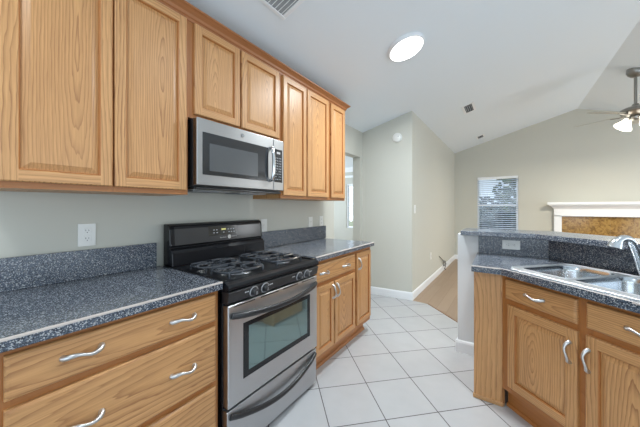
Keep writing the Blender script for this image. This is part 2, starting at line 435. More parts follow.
# side room seen through the doorway
bm = BM(); box(bm, -3.5, -0.12, 1.0, 6.2, -0.05, 0); struct('floor_side_room', bm, PLANK)
bm = BM(); box(bm, -3.5, -0.12, 1.0, 6.2, 2.385, 2.45); struct('ceiling_side_room', bm, CEIL)
SWX0, SWX1 = -2.05, -1.55
bm = BM(); YS = 6.02
box(bm, -3.5, SWX0, YS, YS + 0.1, 0, 2.385); box(bm, SWX1, -0.1, YS, YS + 0.1, 0, 2.385); box(bm, SWX0, SWX1, YS, YS + 0.1, 0, 0.67); box(bm, SWX0, SWX1, YS, YS + 0.1, 1.93, 2.385)
struct('wall_side_room', bm, WALL)
bm = BM(); box(bm, -3.5, -0.1, 1.0, 1.05, 0, 2.385); struct('wall_side_room_near', bm, WALL)
bm = BM()
extrude_profile(bm, [(0, 2.385), (0, 2.27), (0.015, 2.27), (0.03, 2.30), (0.08, 2.36), (0.09, 2.385)], (-3.5, YS, 0), (-0.1, YS, 0), out=(0, -1, 0))
extrude_profile(bm, [(0, 2.17), (0, 2.11), (0.02, 2.11), (0.02, 2.17)], (-3.5, YS, 0), (-0.1, YS, 0), out=(0, -1, 0))
struct('trim_2', bm, WHITE, label='white crown moulding in the room beyond the doorway')
def window(name, x0, x1, z0, z1, y, mid, label):
    bm = BM(); f = 0.035
    box(bm, x0, x0 + f, y + 0.02, y + 0.09, z0, z1); box(bm, x1 - f, x1, y + 0.02, y + 0.09, z0, z1)
    box(bm, x0 + f, x1 - f, y + 0.02, y + 0.09, z0, z0 + f); box(bm, x0 + f, x1 - f, y + 0.02, y + 0.09, z1 - f, z1)
    w = struct(name, bm, WHITE, bevel=0.003, label=label)
    bm = BM(); box(bm, x0 + f, x1 - f, y + 0.04, y + 0.08, mid - 0.022, mid + 0.022); obj('sash_rail', bm, WHITE, w, bevel=0.002)
    bm = BM(); box(bm, x0 + f, x1 - f, y + 0.066, y + 0.070, z0 + f, mid - 0.022); obj('pane', bm, GLASS, w)
    bm = BM(); box(bm, x0 + f, x1 - f, y + 0.066, y + 0.070, mid + 0.022, z1 - f); obj('pane', bm, GLASS, w)
    return w
w1 = window('window_1', WX0, WX1, WZ0, WZ1, YF, 1.302, 'white framed window with blinds in the living room wall')
bm = BM(); box(bm, WX0 - 0.03, WX1 + 0.06, YF - 0.04, YF + 0.02, WZ0 - 0.03, WZ0 + 0.012); obj('window_sill', bm, WHITE, w1, bevel=0.003)
w2 = window('window_2', SWX0, SWX1, 0.67, 1.93, YS, 1.30, 'narrow white window seen through the kitchen doorway')

# baseboards
BBP = [(0, 0), (0.014, 0), (0.014, 0.085), (0.010, 0.098), (0.004, 0.105), (0, 0.105)]
bm = BM()
d = Vector((0.705, 0.067, 0)).normalized()
extrude_profile(bm, BBP, (0.0, 2.855, 0), (0.705 + 0.014, 2.9225, 0), out=(d.y, -d.x, 0))
struct('baseboard_hall', bm, WHITE, label='white baseboard below the smoke detector wall')
bm = BM(); extrude_profile(bm, BBP, (0.705, 2.912, 0), (0.705, YF, 0), out=(1, 0, 0))
struct('baseboard_side', bm, WHITE, label='white baseboard running back along the hall wall')
bm = BM(); extrude_profile(bm, BBP, (0.705, YF, 0), (2.5, YF, 0), out=(0, -1, 0))
struct('baseboard_far', bm, WHITE, label='white baseboard under the living room window')

# ------------------------------------------------------------------ peninsula half wall
ANG = math.atan2(-0.669, 0.743)                 # the sink run turns 42 degrees
NV = Vector((0.669, 0.743, 0)); DV = Vector((0.743, -0.669, 0))
def nx(q, y): return (q - y * 0.743) / 0.669    # x where the line n.p = q crosses y
def along(p, s): return (p[0] + DV.x * s, p[1] + DV.y * s)
PW = 1.83; QW = 2.72                            # half-wall kitchen faces
c0 = (nx(QW, PW), PW); PT = 0.115
c1 = (nx(QW + PT, PW + PT), PW + PT)
PL = 1.9
bm = BM(); prism(bm, [(1.415, PW), c0, along(c0, PL), along(c1, PL), c1, (1.415, PW + PT)], 0, 1.0335)
struct('wall_peninsula', bm, paint('white_half_wall_paint', (222, 226, 228)), bevel=0.004, label='white half wall carrying the raised bar')
bm = BM()
extrude_profile(bm, BBP, (1.40, PW, 0), (1.60, PW, 0), out=(0, -1, 0))
extrude_profile(bm, BBP, (1.415, PW - 0.013, 0), (1.415, PW + PT, 0), out=(-1, 0, 0))
struct('baseboard_peninsula', bm, WHITE, label='white baseboard at the end of the half wall')

# ------------------------------------------------------------------ cabinet parts
def handle(parent, cx, cz, yf, horiz, L=0.098):
    """curved nickel pull on a front whose face is at local y = yf"""
    bm = BM(); pts = []; rad = []
    for i in range(15):
        t = i / 14; a = (t - 0.5) * L
        lift = 0.026 * math.sin(PI * t) ** 0.55 if 0 < t < 1 else 0
        w = 0.006 * math.sin(2 * PI * t)
        off = yf - 0.004 - lift
        pts.append((cx + a, off, cz + w) if horiz else (cx + w, off, cz + a))
        rad.append(0.0050 + 0.0052 * abs(2 * t - 1) ** 1.6)
    tube(bm, pts, rad, 10)
    for s in (-1, 1):
        p = (cx + s * L / 2, yf, cz) if horiz else (cx, yf, cz + s * L / 2)
        lathe(bm, [(0.0, 0.009), (0.007, 0.0085), (0.0095, 0.005), (0.0105, 0.0)], p, 14, axis=(0, -1, 0))
    return obj('handle', bm, NICKEL, parent, smooth=True)

def ring(bm, x0, x1, z0, z1, i0, y0, i1, y1, mi):
    a = [(x0 + i0, y0, z0 + i0), (x1 - i0, y0, z0 + i0), (x1 - i0, y0, z1 - i0), (x0 + i0, y0, z1 - i0)]
    b = [(x0 + i1, y1, z0 + i1), (x1 - i1, y1, z0 + i1), (x1 - i1, y1, z1 - i1), (x0 + i1, y1, z1 - i1)]
    A = [bm.verts.new(p) for p in a]; B = [bm.verts.new(p) for p in b]
    for k in range(4):
        bm.faces.new((A[k], A[(k + 1) % 4], B[(k + 1) % 4], B[k])).material_index = mi if isinstance(mi, int) else mi[k % 2]
    return A, B

def door(parent, x0, x1, z0, z1, y=0.0, T=0.02, SW=0.043, pull=None):
    """raised panel door; back at local y, front toward -y"""
    f = y - T
    bm = BM()
    A, _ = ring(bm, x0, x1, z0, z1, 0, y, 0, f + 0.004, 0); bm.faces.new(A)
    ring(bm, x0, x1, z0, z1, 0, f + 0.004, 0.004, f, 0)
    e = 0.004; s = SW
    for (a, b, c, d, mi) in ((x0 + e, x0 + s, z0 + e, z1 - e, 0), (x1 - s, x1 - e, z0 + e, z1 - e, 0), (x0 + s, x1 - s, z0 + e, z0 + s, 1), (x0 + s, x1 - s, z1 - s, z1 - e, 1)):
        bm.faces.new([bm.verts.new(p) for p in ((a, f, c), (b, f, c), (b, f, d), (a, f, d))]).material_index = mi
    ring(bm, x0, x1, z0, z1, s, f, s + 0.004, f + 0.004, 2)
    ring(bm, x0, x1, z0, z1, s + 0.004, f + 0.004, s + 0.006, f + 0.011, 2)
    bmesh.ops.remove_doubles(bm, verts=bm.verts[:], dist=1e-5)
    d = obj('door', bm, [OAK_V, OAK_R, OAK_TRIM_V], parent)
    bm = BM(); s2 = s + 0.006
    ring(bm, x0, x1, z0, z1, s2, f + 0.011, s2 + 0.003, f + 0.0105, 1)
    ring(bm, x0, x1, z0, z1, s2 + 0.003, f + 0.0105, s2 + 0.022, f + 0.0025, 1)
    A, B = ring(bm, x0, x1, z0, z1, s2 + 0.022, f + 0.0025, s2 + 0.024, f + 0.0015, 0)
    bm.faces.new(B).material_index = 0
    bmesh.ops.remove_doubles(bm, verts=bm.verts[:], dist=1e-5)
    obj('raised_panel', bm, [OAK_V, OAK_V], d)
    if pull: handle(d, pull[0], pull[1], f, False)
    return d

def drawer(parent, x0, x1, z0, z1, y=0.0, T=0.02, pulls=()):
    f = y - T; bm = BM()
    A, _ = ring(bm, x0, x1, z0, z1, 0, y, 0, f + 0.008, 0); bm.faces.new(A)
    ring(bm, x0, x1, z0, z1, 0, f + 0.008, 0.004, f + 0.003, 0)
    A, B = ring(bm, x0, x1, z0, z1, 0.004, f + 0.003, 0.010, f, 0)
    bm.faces.new(B)
    bmesh.ops.remove_doubles(bm, verts=bm.verts[:], dist=1e-5)
    d = obj('drawer', bm, OAK_H, parent)
    for px, pz in pulls: handle(d, px, pz, f, True)
    return d

def face_frame(parent, w, z0, z1, stiles, rails, T=0.019):
    bm = BM()
    for a, b in stiles: box(bm, a, b, 0, T, z0, z1, 0)
    for a, b in rails:
        for (s0, s1), (t0, t1) in zip(stiles, stiles[1:]): box(bm, s1, t0, 0.0005, T, a, b, 1)
    return obj('face_frame', bm, [OAK_TRIM_V, OAK_TRIM], parent)

def carcass(parent, w, depth, z0, z1, y0=0.019):
    bm = BM(); box(bm, 0, w, y0, depth, z0, z1); return obj('body', bm, OAK_V, parent)

def toe(parent, x0, x1, y, z1=0.11):
    bm = BM(); box(bm, x0, x1, y, y + 0.02, 0, z1, 0)
    extrude_profile(bm, [(0, 0), (0.014, 0), (0.012, 0.012), (0.006, 0.02), (0, 0.021)], (x0, y, 0), (x1, y, 0), out=(0, -1, 0))
    return obj('toe_kick', bm, OAK_TRIM, parent)

ROTL = (0, 0, PI / 2)     # a left-run cabinet: local x runs along +y, front faces +x
FX = 0.61; UX = 0.32      # face frame planes

# ---- upper cabinets
def upper(label, y0, y1, z0, z1, doors, under=None):
    t = thing('wall_cabinet', label, 'cabinet', (UX, y0, 0), ROTL, 'oak wall cabinets')
    w = y1 - y0; carcass(t, w, UX - 0.004, z0, z1)
    st = [(0, doors[0][0] - y0 + 0.012)]
    for (a, b), (c, d) in zip(doors, doors[1:]): st.append((b - y0 - 0.012, c - y0 + 0.012))
    st.append((doors[-1][1] - y0 - 0.012, w))
    face_frame(t, w, z0, z1, st, [(z0, z0 + 0.04), (z1 - 0.045, z1)])
    for a, b in doors: door(t, a - y0, b - y0, z0 + 0.024, 2.302)
    return t
UT = 2.322
upper('large oak wall cabinet with two tall doors left of the microwave', -0.700, -0.002, 1.336, UT, [(-0.679, -0.354), (-0.346, -0.016)])
upper('short oak wall cabinet directly above the microwave', -0.002, 0.742, 1.768, UT, [(0.030, 0.342), (0.355, 0.712)])
upper('oak wall cabinet with two doors just right of the microwave', 0.742, 1.428, 1.336, UT, [(0.757, 1.052), (1.068, 1.408)])
upper('narrow single door oak wall cabinet beside the doorway', 1.428, 1.752, 1.336, UT, [(1.454, 1.728)])
CRP = [(0, -0.014), (0.004, -0.014), (0.007, 0.0), (0.014, 0.006), (0.018, 0.020), (0.036, 0.036), (0.046, 0.042), (0.046, 0.052), (0, 0.052)]
bm = BM()
A = (UX + 0.0005, -0.72, 2.318); B = (UX + 0.0005, 1.7525, 2.318); Cc = (0.002, 1.7525, 2.318)
pa = [bm.verts.new((A[0] + u, A[1], A[2] + v)) for u, v in CRP]; pb = [bm.verts.new((B[0] + u, B[1] + u, B[2] + v)) for u, v in CRP]; pc = [bm.verts.new((Cc[0], Cc[1] + u, Cc[2] + v)) for u, v in CRP]
for P, Q in ((pa, pb), (pb, pc)):
    for i in range(len(CRP)): bm.faces.new((P[i], P[(i + 1) % len(CRP)], Q[(i + 1) % len(CRP)], Q[i]))
bm.faces.new(pa); bm.faces.new(list(reversed(pc)))
tag(obj('crown_molding', bm, oak('oak_crown_grain', 1, light=(168, 106, 58), dark=(128, 76, 38), strength=0.4)), 'stained oak crown moulding along the tops of the wall cabinets', 'molding')

# ---- base cabinets, left run
CT = 0.905; CU = 0.867
def base(label, y0, y1, depth=FX - 0.004):
    t = thing('base_cabinet', label, 'cabinet', (FX, y0, 0), ROTL, 'oak base cabinets')
    carcass(t, y1 - y0, depth, 0.115, CU); return t
t = base('oak base cabinet of three wide drawers left of the range', -0.725, -0.012)
w = 0.713
face_frame(t, w, 0.115, CU, [(0, 0.04), (w - 0.022, w)], [(0.115, 0.15), (0.38, 0.455), (0.675, 0.745), (0.825, CU)])
o_ = 0.725
drawer(t, -0.698 + o_, -0.031 + o_, 0.720, 0.848, pulls=((-0.528 + o_, 0.791), (-0.193 + o_, 0.787)))
drawer(t, -0.698 + o_, -0.031 + o_, 0.432, 0.694, pulls=((-0.528 + o_, 0.563), (-0.193 + o_, 0.562)))
drawer(t, -0.698 + o_, -0.031 + o_, 0.138, 0.405, pulls=((-0.528 + o_, 0.272), (-0.193 + o_, 0.272)))
toe(t, 0, w, 0.07)
t = base('oak base cabinet with one drawer over two doors right of the range', 0.770, 1.426)
w = 0.656; o_ = -0.770
face_frame(t, w, 0.115, CU, [(0, 0.04), (w - 0.04, w)], [(0.115, 0.18), (0.655, 0.71), (0.82, CU)])
drawer(t, 0.787 + o_, 1.404 + o_, 0.700, 0.838, pulls=((0.891 + o_, 0.768), (1.231 + o_, 0.764)))
door(t, 0.787 + o_, 1.037 + o_, 0.160, 0.668, SW=0.040, pull=(1.020 + o_, 0.592))
door(t, 1.056 + o_, 1.404 + o_, 0.160, 0.668, SW=0.040, pull=(1.080 + o_, 0.592))
toe(t, 0, w, 0.07)
t = base('narrow oak base cabinet with one tall door at the counter end', 1.426, 1.768)
w = 0.342; o_ = -1.426
face_frame(t, w, 0.115, CU, [(0, 0.04), (w - 0.03, w)], [(0.115, 0.18), (0.81, CU)])
door(t, 1.446 + o_, 1.745 + o_, 0.160, 0.836, SW=0.040, pull=(1.476 + o_, 0.735))
toe(t, 0, w - 0.015, 0.07)

# ---- counters, left run
def counter(label, y0, y1, bs0, bs1):
    t = thing('countertop', label, 'countertop', (0, y0, 0), (0, 0, 0), 'speckled countertops')
    L = y1 - y0
    bm = BM(); box(bm, 0.003, 0.645, 0, L, CU + 0.001, CT); obj('slab', bm, GRANITE, t, bevel=0.004)
    bm = BM(); box(bm, 0.003, 0.022, bs0 - y0, bs1 - y0, CT + 0.0005, 1.05); obj('backsplash', bm, GRANITE, t, bevel=0.002)
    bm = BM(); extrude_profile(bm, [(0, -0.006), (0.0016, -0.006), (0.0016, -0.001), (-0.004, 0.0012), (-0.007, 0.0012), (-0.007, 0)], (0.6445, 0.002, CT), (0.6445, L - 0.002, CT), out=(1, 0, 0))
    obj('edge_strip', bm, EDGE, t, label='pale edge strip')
    return t
counter('dark speckled countertop with backsplash left of the range', -0.74, -0.006, -0.74, -0.030)
counter('dark speckled countertop with backsplash between range and doorway', 0.768, 1.80, 0.768, 1.835)

# ------------------------------------------------------------------ range
R = thing('gas_range', 'stainless and black gas range between the base cabinets', 'stove', (0, 0.0, 0))
Y0, Y1 = 0.006, 0.754
bm = BM(); box(bm, 0.03, 0.62, Y0, Y1, 0.03, 0.872); obj('body', bm, BLACK, R, bevel=0.003)
for fx in (0.08, 0.58):
    for fy in (0.05, 0.71):
        bm = BM(); lathe(bm, [(0.018, 0), (0.018, 0.012), (0.011, 0.014), (0.011, 0.032)], (fx, fy, 0), 14); obj('foot', bm, BLACK_PL, R, smooth=True)
# cooktop: shallow tray with rounded front lip
bm = BM()
prof = [(0.03, 0.872), (0.668, 0.856), (0.676, 0.864), (0.676, 0.874), (0.668, 0.886), (0.650, 0.896), (0.632, 0.899), (0.622, 0.893), (0.160, 0.893), (0.145, 0.905), (0.03, 0.905)]
extrude_profile(bm, prof, (0, Y0 - 0.003, 0), (0, Y1 + 0.003, 0), out=(1, 0, 0))
ct = obj('cooktop', bm, mat('black_cooktop_enamel', (0.008, 0.009, 0.011, 1), 0.3, 0.0, 0.0, spec=0.22), R, bevel=0.002)
for y0, y1 in ((Y0 - 0.003, Y0 + 0.018), (Y1 - 0.018, Y1 + 0.003)):
    bm = BM(); box(bm, 0.145, 0.64, y0, y1, 0.892, 0.902); obj('cooktop_rim', bm, BLACK, ct, bevel=0.004)
BURN = [(0.285, 0.20), (0.285, 0.56), (0.495, 0.20), (0.495, 0.56)]
for i, (bx, by) in enumerate(BURN):
    k = 1.0 if i in (1, 2) else 0.85
    bm = BM(); lathe(bm, [(0.075 * k, 0.893), (0.072 * k, 0.8965), (0.05 * k, 0.8965), (0.042 * k, 0.900), (0.040 * k, 0.905), (0.0, 0.905)], (bx, by, 0), 28)
    b = obj('burner', bm, BURNER, ct, smooth=True)
    bm = BM(); lathe(bm, [(0.036 * k, 0.9055), (0.037 * k, 0.910), (0.030 * k, 0.914), (0, 0.915)], (bx, by, 0), 24); obj('burner_cap', bm, CASTIRON, b, smooth=True)
    bm = BM(); h = 0.923; ax, ay = 0.092, 0.138
    rim = []
    for q in range(32):
        a = 2 * PI * q / 32; cs, sn = math.cos(a), math.sin(a)
        e = 0.55
        rim.append((bx + ax * math.copysign(abs(cs) ** e, cs), by + ay * math.copysign(abs(sn) ** e, sn), h - 0.004))
    tube(bm, rim, 0.0072, 8, closed=True)
    for (dx, dy) in ((1, 0), (-1, 0), (0, 1), (0, -1)):
        tube(bm, [(bx + dx * ax, by + dy * ay, h - 0.006), (bx + dx * ax * 0.8, by + dy * ay * 0.85, h + 0.004), (bx + dx * 0.024, by + dy * 0.024, h + 0.004)], [0.0075, 0.007, 0.006], 8)
    for (dx, dy) in ((1, 1), (1, -1), (-1, 1), (-1, -1)):
        px, py = bx + dx * ax * 0.86, by + dy * ay * 0.86
        tube(bm, [(px, py, 0.8935), (px, py, h - 0.002)], [0.0075, 0.006], 8)
        tube(bm, [(px, py, h - 0.002), (bx + dx * 0.05, by + dy * 0.072, h + 0.003)], 0.005, 8)
    obj('grate', bm, CASTIRON, ct, smooth=True)
# control panel and knobs
bm = BM(); prof = [(0.60, 0.790), (0.656, 0.790), (0.664, 0.795), (0.674, 0.845), (0.668, 0.852), (0.60, 0.852)]
extrude_profile(bm, prof, (0, Y0, 0), (0, Y1, 0), out=(1, 0, 0)); cp = obj('control_panel', bm, BLACK_PL, R, bevel=0.002)
for ky in (0.165, 0.245, 0.545, 0.622):
    bm = BM(); cpt = Vector((0.669, ky, 0.821)); axn = Vector((1, 0, -0.19)).normalized()
    lathe(bm, [(0.024, 0), (0.024, 0.004), (0.021, 0.006), (0.018, 0.022), (0.0165, 0.025), (0, 0.025)], cpt, 24, axis=axn)
    kn = obj('knob', bm, BLACK_PL, cp, smooth=True)
    bm = BM(); lathe(bm, [(0.0285, -0.0005), (0.0285, 0.0035), (0.0245, 0.0050), (0.0240, -0.0005)], cpt, 28, axis=axn)
    box(bm, cpt.x + 0.024, cpt.x + 0.027, ky - 0.002, ky + 0.002, 0.806, 0.826)
    obj('knob_bezel', bm, mat('knob_ring_grey', lin(170, 172, 176), 0.35, 0.4), cp, smooth=True)
for ky in (0.118, 0.292, 0.49, 0.668):
    bm = BM()
    for j in range(3): box(bm, 0.6705, 0.6715, ky - 0.012 + 0.009 * j, ky - 0.006 + 0.009 * j, 0.826, 0.832)
    obj('burner_mark', bm, KEY, cp)
# oven door
bm = BM(); box(bm, 0.622, 0.664, Y0 + 0.002, Y1 - 0.002, 0.278, 0.782); dr = obj('oven_door', bm, STEEL, R, bevel=0.005, seg=3)
bm = BM(); box(bm, 0.662, 0.6655, 0.10, 0.668, 0.386, 0.672); ow = obj('window', bm, OVENBORDER, dr, bevel=0.001, label='dark oven window')
bm = BM(); box(bm, 0.6645, 0.6662, 0.135, 0.635, 0.418, 0.648); obj('glass', bm, OVENGLASS, ow)
bm = BM()
for i in range(4): box(bm, 0.6635, 0.6645, 0.04 + i * 0.18, 0.18 + i * 0.18, 0.769, 0.775)
obj('vent_slot', bm, SLOT, dr)
def bowed(y0, y1, z_end, dz, xo, n=25):
    pts = []; rad = []
    for i in range(n):
        t = i / (n - 1); s = math.sin(PI * t)
        edge = min(1.0, min(t, 1 - t) / 0.06)
        pts.append((0.664 + xo * (0.35 + 0.65 * s) * (0.25 + 0.75 * edge), y0 + (y1 - y0) * t, z_end - dz * s)); rad.append(0.0125)
    return pts, rad
bm = BM(); p, r = bowed(0.028, 0.732, 0.730, 0.022, 0.05); tube(bm, p, r, 12, flat=1.25)
obj('handle', bm, BLACK_PL, dr, smooth=True, label='black curved oven door handle')
# storage drawer
bm = BM(); box(bm, 0.60, 0.658, Y0 + 0.002, Y1 - 0.002, 0.024, 0.262); sd = obj('drawer', bm, STEEL, R, bevel=0.005, seg=3)
bm = BM(); p, r = bowed(0.026, 0.735, 0.232, 0.068, 0.03); p = [(x - 0.006, y, z) for x, y, z in p]; tube(bm, p, r, 12, flat=1.15)
obj('handle', bm, BLACK_PL, sd, smooth=True, label='black drooping drawer handle')
# backguard
bm = BM()
prof = [(0.024, 0.905), (0.135, 0.905), (0.130, 0.985), (0.122, 0.998), (0.116, 1.008), (0.095, 1.015), (0.105, 1.030), (0.098, 1.130), (0.088, 1.152), (0.068, 1.162), (0.024, 1.162)]
extrude_profile(bm, prof, (0, Y0, 0), (0, Y1, 0), out=(1, 0, 0)); bgd = obj('backguard', bm, BLACK, R, bevel=0.006, seg=3)
bm = BM(); prof = [(0.098, 1.028), (0.1075, 1.030), (0.1005, 1.131), (0.092, 1.146), (0.09, 1.13)]
extrude_profile(bm, prof, (0, Y0 + 0.03, 0), (0, Y1 - 0.02, 0), out=(1, 0, 0)); pn = obj('control_fascia', bm, DKGREY, bgd, bevel=0.001)
bm = BM(); prof = [(0.1035, 1.068), (0.1056, 1.068), (0.1012, 1.134), (0.0998, 1.134)]
extrude_profile(bm, prof, (0, 0.265, 0), (0, 0.495, 0), out=(1, 0, 0)); dp = obj('display', bm, MWGLASS, bgd)
def onf(z): return 0.1056 - (z - 1.068) * 0.0044 / 0.066
bm = BM(); box(bm, onf(1.11) - 0.001, onf(1.11) + 0.001, 0.365, 0.402, 1.104, 1.116); obj('clock', bm, LED, dp)
bm = BM()
for y, z in ((0.30, 1.108), (0.322, 1.108), (0.30, 1.088), (0.325, 1.088), (0.418, 1.108), (0.44, 1.108), (0.462, 1.108), (0.422, 1.088), (0.444, 1.088), (0.466, 1.088), (0.378, 1.088)):
    box(bm, onf(z) - 0.001, onf(z) + 0.0008, y, y + 0.011, z - 0.003, z + 0.003)
obj('key_marks', bm, KEY, dp)
bm = BM()
for i, h in enumerate((7, 5, 5, 6, 5, 6)): box(bm, 0.1055, 0.1076, 0.352 + i * 0.009, 0.3585 + i * 0.009, 1.049, 1.049 + h * 0.001)
lathe(bm, [(0.014, 0), (0.014, 0.0012), (0.012, 0.0012), (0.012, 0)], (0.1062, 0.43, 1.053), 20, axis=(1, 0, 0.07))
box(bm, 0.1055, 0.1076, 0.45, 0.492, 1.052, 1.0545)
obj('badge', bm, mat('silver_badge', (0.6, 0.62, 0.62, 1), 0.3, 1.0), bgd)

# ------------------------------------------------------------------ microwave
M = thing('microwave', 'stainless over-the-range microwave hung below the short cabinet', 'microwave', (0, 0, 0))
MY0, MY1, MZ0, MZ1, MX = 0.013, 0.708, 1.388, 1.763, 0.385
bm = BM(); box(bm, 0.004, 0.345, MY0, MY1, MZ0 - 0.006, MZ1); obj('body', bm, BLACK_PL, M, bevel=0.003)
bm = BM(); box(bm, 0.346, MX, MY0, 0.601, MZ0 + 0.002, MZ1); md = obj('door', bm, MW_STEEL, M, bevel=0.004, seg=3)
bm = BM(); box(bm, MX - 0.002, MX + 0.002, 0.047, 0.548, 1.450, 1.688); mw = obj('window', bm, MWGLASS, md, bevel=0.001, label='black glass window')
bm = BM(); box(bm, MX + 0.001, MX + 0.0028, 0.088, 0.45, 1.474, 1.630); obj('mesh_screen', bm, MWSCREEN, mw)
bm = BM(); pts = [(MX, 0.566, 1.458), (MX + 0.02, 0.566, 1.462), (MX + 0.032, 0.566, 1.49)] + [(MX + 0.032 + 0.006 * math.sin(PI * i / 8), 0.566, 1.49 + 0.165 * i / 8) for i in range(1, 8)] + [(MX + 0.032, 0.566, 1.655), (MX + 0.02, 0.566, 1.684), (MX, 0.566, 1.688)]
tube(bm, pts, 0.0125, 12, flat=1.0); obj('handle', bm, CHROME, md, smooth=True, label='vertical polished steel handle')
bm = BM(); lathe(bm, [(0.013, 0), (0.013, 0.002), (0.0, 0.002)], (MX, 0.323, 1.726), 24, axis=(1, 0, 0))
lg = obj('logo', bm, mat('grey_logo_disc', (0.3, 0.31, 0.33, 1), 0.3, 1.0), md, smooth=True)
bm = BM(); lathe(bm, [(0.0125, 0.0018), (0.0125, 0.003), (0.011, 0.003), (0.011, 0.0018)], (MX, 0.323, 1.726), 24, axis=(1, 0, 0))
tube(bm, [(MX + 0.0026, 0.323 + 0.005 * math.cos(a), 1.726 + 0.005 * math.sin(a)) for a in [i * 2 * PI / 12 for i in range(10)]], 0.0009, 6)
obj('logo_script', bm, CHROME, lg)
bm = BM(); box(bm, 0.346, MX, 0.603, MY1, MZ0 + 0.002, MZ1); mc = obj('control_panel', bm, MW_STEEL, M, bevel=0.004, seg=3)
bm = BM(); box(bm, MX - 0.001, MX + 0.002, 0.608, 0.690, 1.450, 1.692); kp = obj('keypad', bm, MWGLASS, mc, bevel=0.001)
bm = BM(); box(bm, MX + 0.001, MX + 0.0028, 0.632, 0.668, 1.658, 1.674); obj('display', bm, LEDW, kp)
bm = BM()
for r_ in range(9):
    for q in range(4):
        if r_ in (1, 3) and q == 1: continue
        box(bm, MX + 0.001, MX + 0.0026, 0.620 + q * 0.017, 0.626 + q * 0.017, 1.468 + r_ * 0.0195, 1.474 + r_ * 0.0195)
obj('keys', bm, KEY, kp)
bm = BM(); box(bm, 0.02, 0.37, MY0 + 0.01, MY1 - 0.01, MZ0 - 0.022, MZ0 - 0.0065); ub = obj('base_panel', bm, DKGREY, M, bevel=0.006)
for y0, y1 in ((0.06, 0.30), (0.40, 0.64)):
    bm = BM()
    for i in range(14): box(bm, 0.10 + i * 0.012, 0.107 + i * 0.012, y0, y1, MZ0 - 0.026, MZ0 - 0.0215)
    obj('grease_filter', bm, BURNER, ub)

# ------------------------------------------------------------------ sink cabinet on the angled run
QF = 2.112
FO = (1.75, 1.2615)
SC = thing('sink_cabinet', 'oak sink base cabinet with two doors and two drawer fronts', 'cabinet', (FO[0], FO[1], 0), (0, 0, ANG))
PZ = 0.845
SWD = 0.90
bm = BM(); box(bm, 0, SWD, 0.019, 0.56, 0.12, 0.66); box(bm, 0, SWD, 0.019, 0.045, 0.66, PZ); obj('body', bm, OAK_V, SC)
face_frame(SC, SWD, 0.12, PZ, [(0, 0.062), (0.405, 0.478), (0.835, SWD)], [(0.12, 0.175), (0.662, 0.712), (0.80, PZ)])
drawer(SC, 0.034, 0.420, 0.700, 0.820, pulls=((0.218, 0.764),))
drawer(SC, 0.458, 0.846, 0.700, 0.820, pulls=((0.655, 0.764),))
door(SC, 0.050, 0.422, 0.164, 0.668, SW=0.048, pull=(0.392, 0.553))
door(SC, 0.457, 0.830, 0.164, 0.668, SW=0.048, pull=(0.470, 0.553))
toe(SC, 0.0, SWD, 0.045, 0.12)
# flat end panel, square to the room (local frame of the cabinet is turned back)
ca, sa = math.cos(-ANG), math.sin(-ANG)
def loc(x, y): dx, dy = x - FO[0], y - FO[1]; return (dx * ca - dy * sa, dx * sa + dy * ca)
bm = BM(); prism(bm, [loc(1.592, 1.258), loc(1.749, 1.258), loc(1.762, 1.278), loc(1.66, 1.74), loc(1.592, 1.74)], 0.02, PZ)
ep = obj('end_panel', bm, OAK_V, SC, label='flat oak end panel')
bm = BM()
pr = [loc(1.587, 1.250), loc(1.752, 1.250), loc(1.764, 1.272), loc(1.587, 1.272)]
prism(bm, pr, 0.0, 0.026); obj('shoe_molding', bm, oak('oak_shoe', 0, light=(206, 160, 108)), ep, bevel=0.004)

# ---- peninsula counter with sink cut-out
PTOP = 0.885
e1 = (1.582, 1.208); e2 = (1.742, 1.208)
QC = e2[0] * 0.669 + e2[1] * 0.743
PLN = 1.05
def LP(s, q, z=None):
    p = Vector((FO[0], FO[1], 0)) + DV * s + NV * (q - QF)
    return (p.x, p.y) if z is None else (p.x, p.y, z)
SPT = 0.018; SY = PW - SPT; SQ = QW - SPT
cb = (nx(SQ, SY), SY)
CTP = thing('peninsula_countertop', 'dark speckled countertop of the angled sink peninsula', 'countertop', (0, 0, 0))
# sink hole in (s, q)
HS0, HS1, HQ0, HQ1 = 0.045, 0.80, 2.155, 2.582
bm = BM(); z0, z1 = PZ + 0.001, PTOP
eR = LP(PLN, QC); bR = LP(PLN, SQ)
def quadprism(pts): prism(bm, pts, z0, z1)
prism(bm, [e1, e2, LP(HS0, QC), LP(HS0, HQ1), cb, (1.566, SY)], z0, z1)
prism(bm, [LP(HS0, QC), LP(HS1, QC), LP(HS1, HQ0), LP(HS0, HQ0)], z0, z1)
prism(bm, [LP(HS1, QC), eR, LP(PLN, HQ1), LP(HS1, HQ1)], z0, z1)
prism(bm, [LP(HS0, HQ1), LP(PLN, HQ1), bR, cb], z0, z1)
obj('slab', bm, GRANITE, CTP)
bm = BM()
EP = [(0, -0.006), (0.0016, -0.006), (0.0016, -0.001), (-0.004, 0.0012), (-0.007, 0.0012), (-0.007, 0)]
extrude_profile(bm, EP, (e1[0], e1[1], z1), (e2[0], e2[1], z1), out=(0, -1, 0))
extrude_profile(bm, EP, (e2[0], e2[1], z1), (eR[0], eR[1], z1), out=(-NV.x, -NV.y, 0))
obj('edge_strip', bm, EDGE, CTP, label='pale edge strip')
bm = BM(); prism(bm, [(1.575, SY), cb, bR, LP(PLN, QW - 0.001), (nx(QW - 0.001, PW - 0.001), PW - 0.001), (1.575, PW - 0.001)], PTOP + 0.0005, 1.0325)
obj('backsplash', bm, GRANITE, CTP, label='tall speckled backsplash')

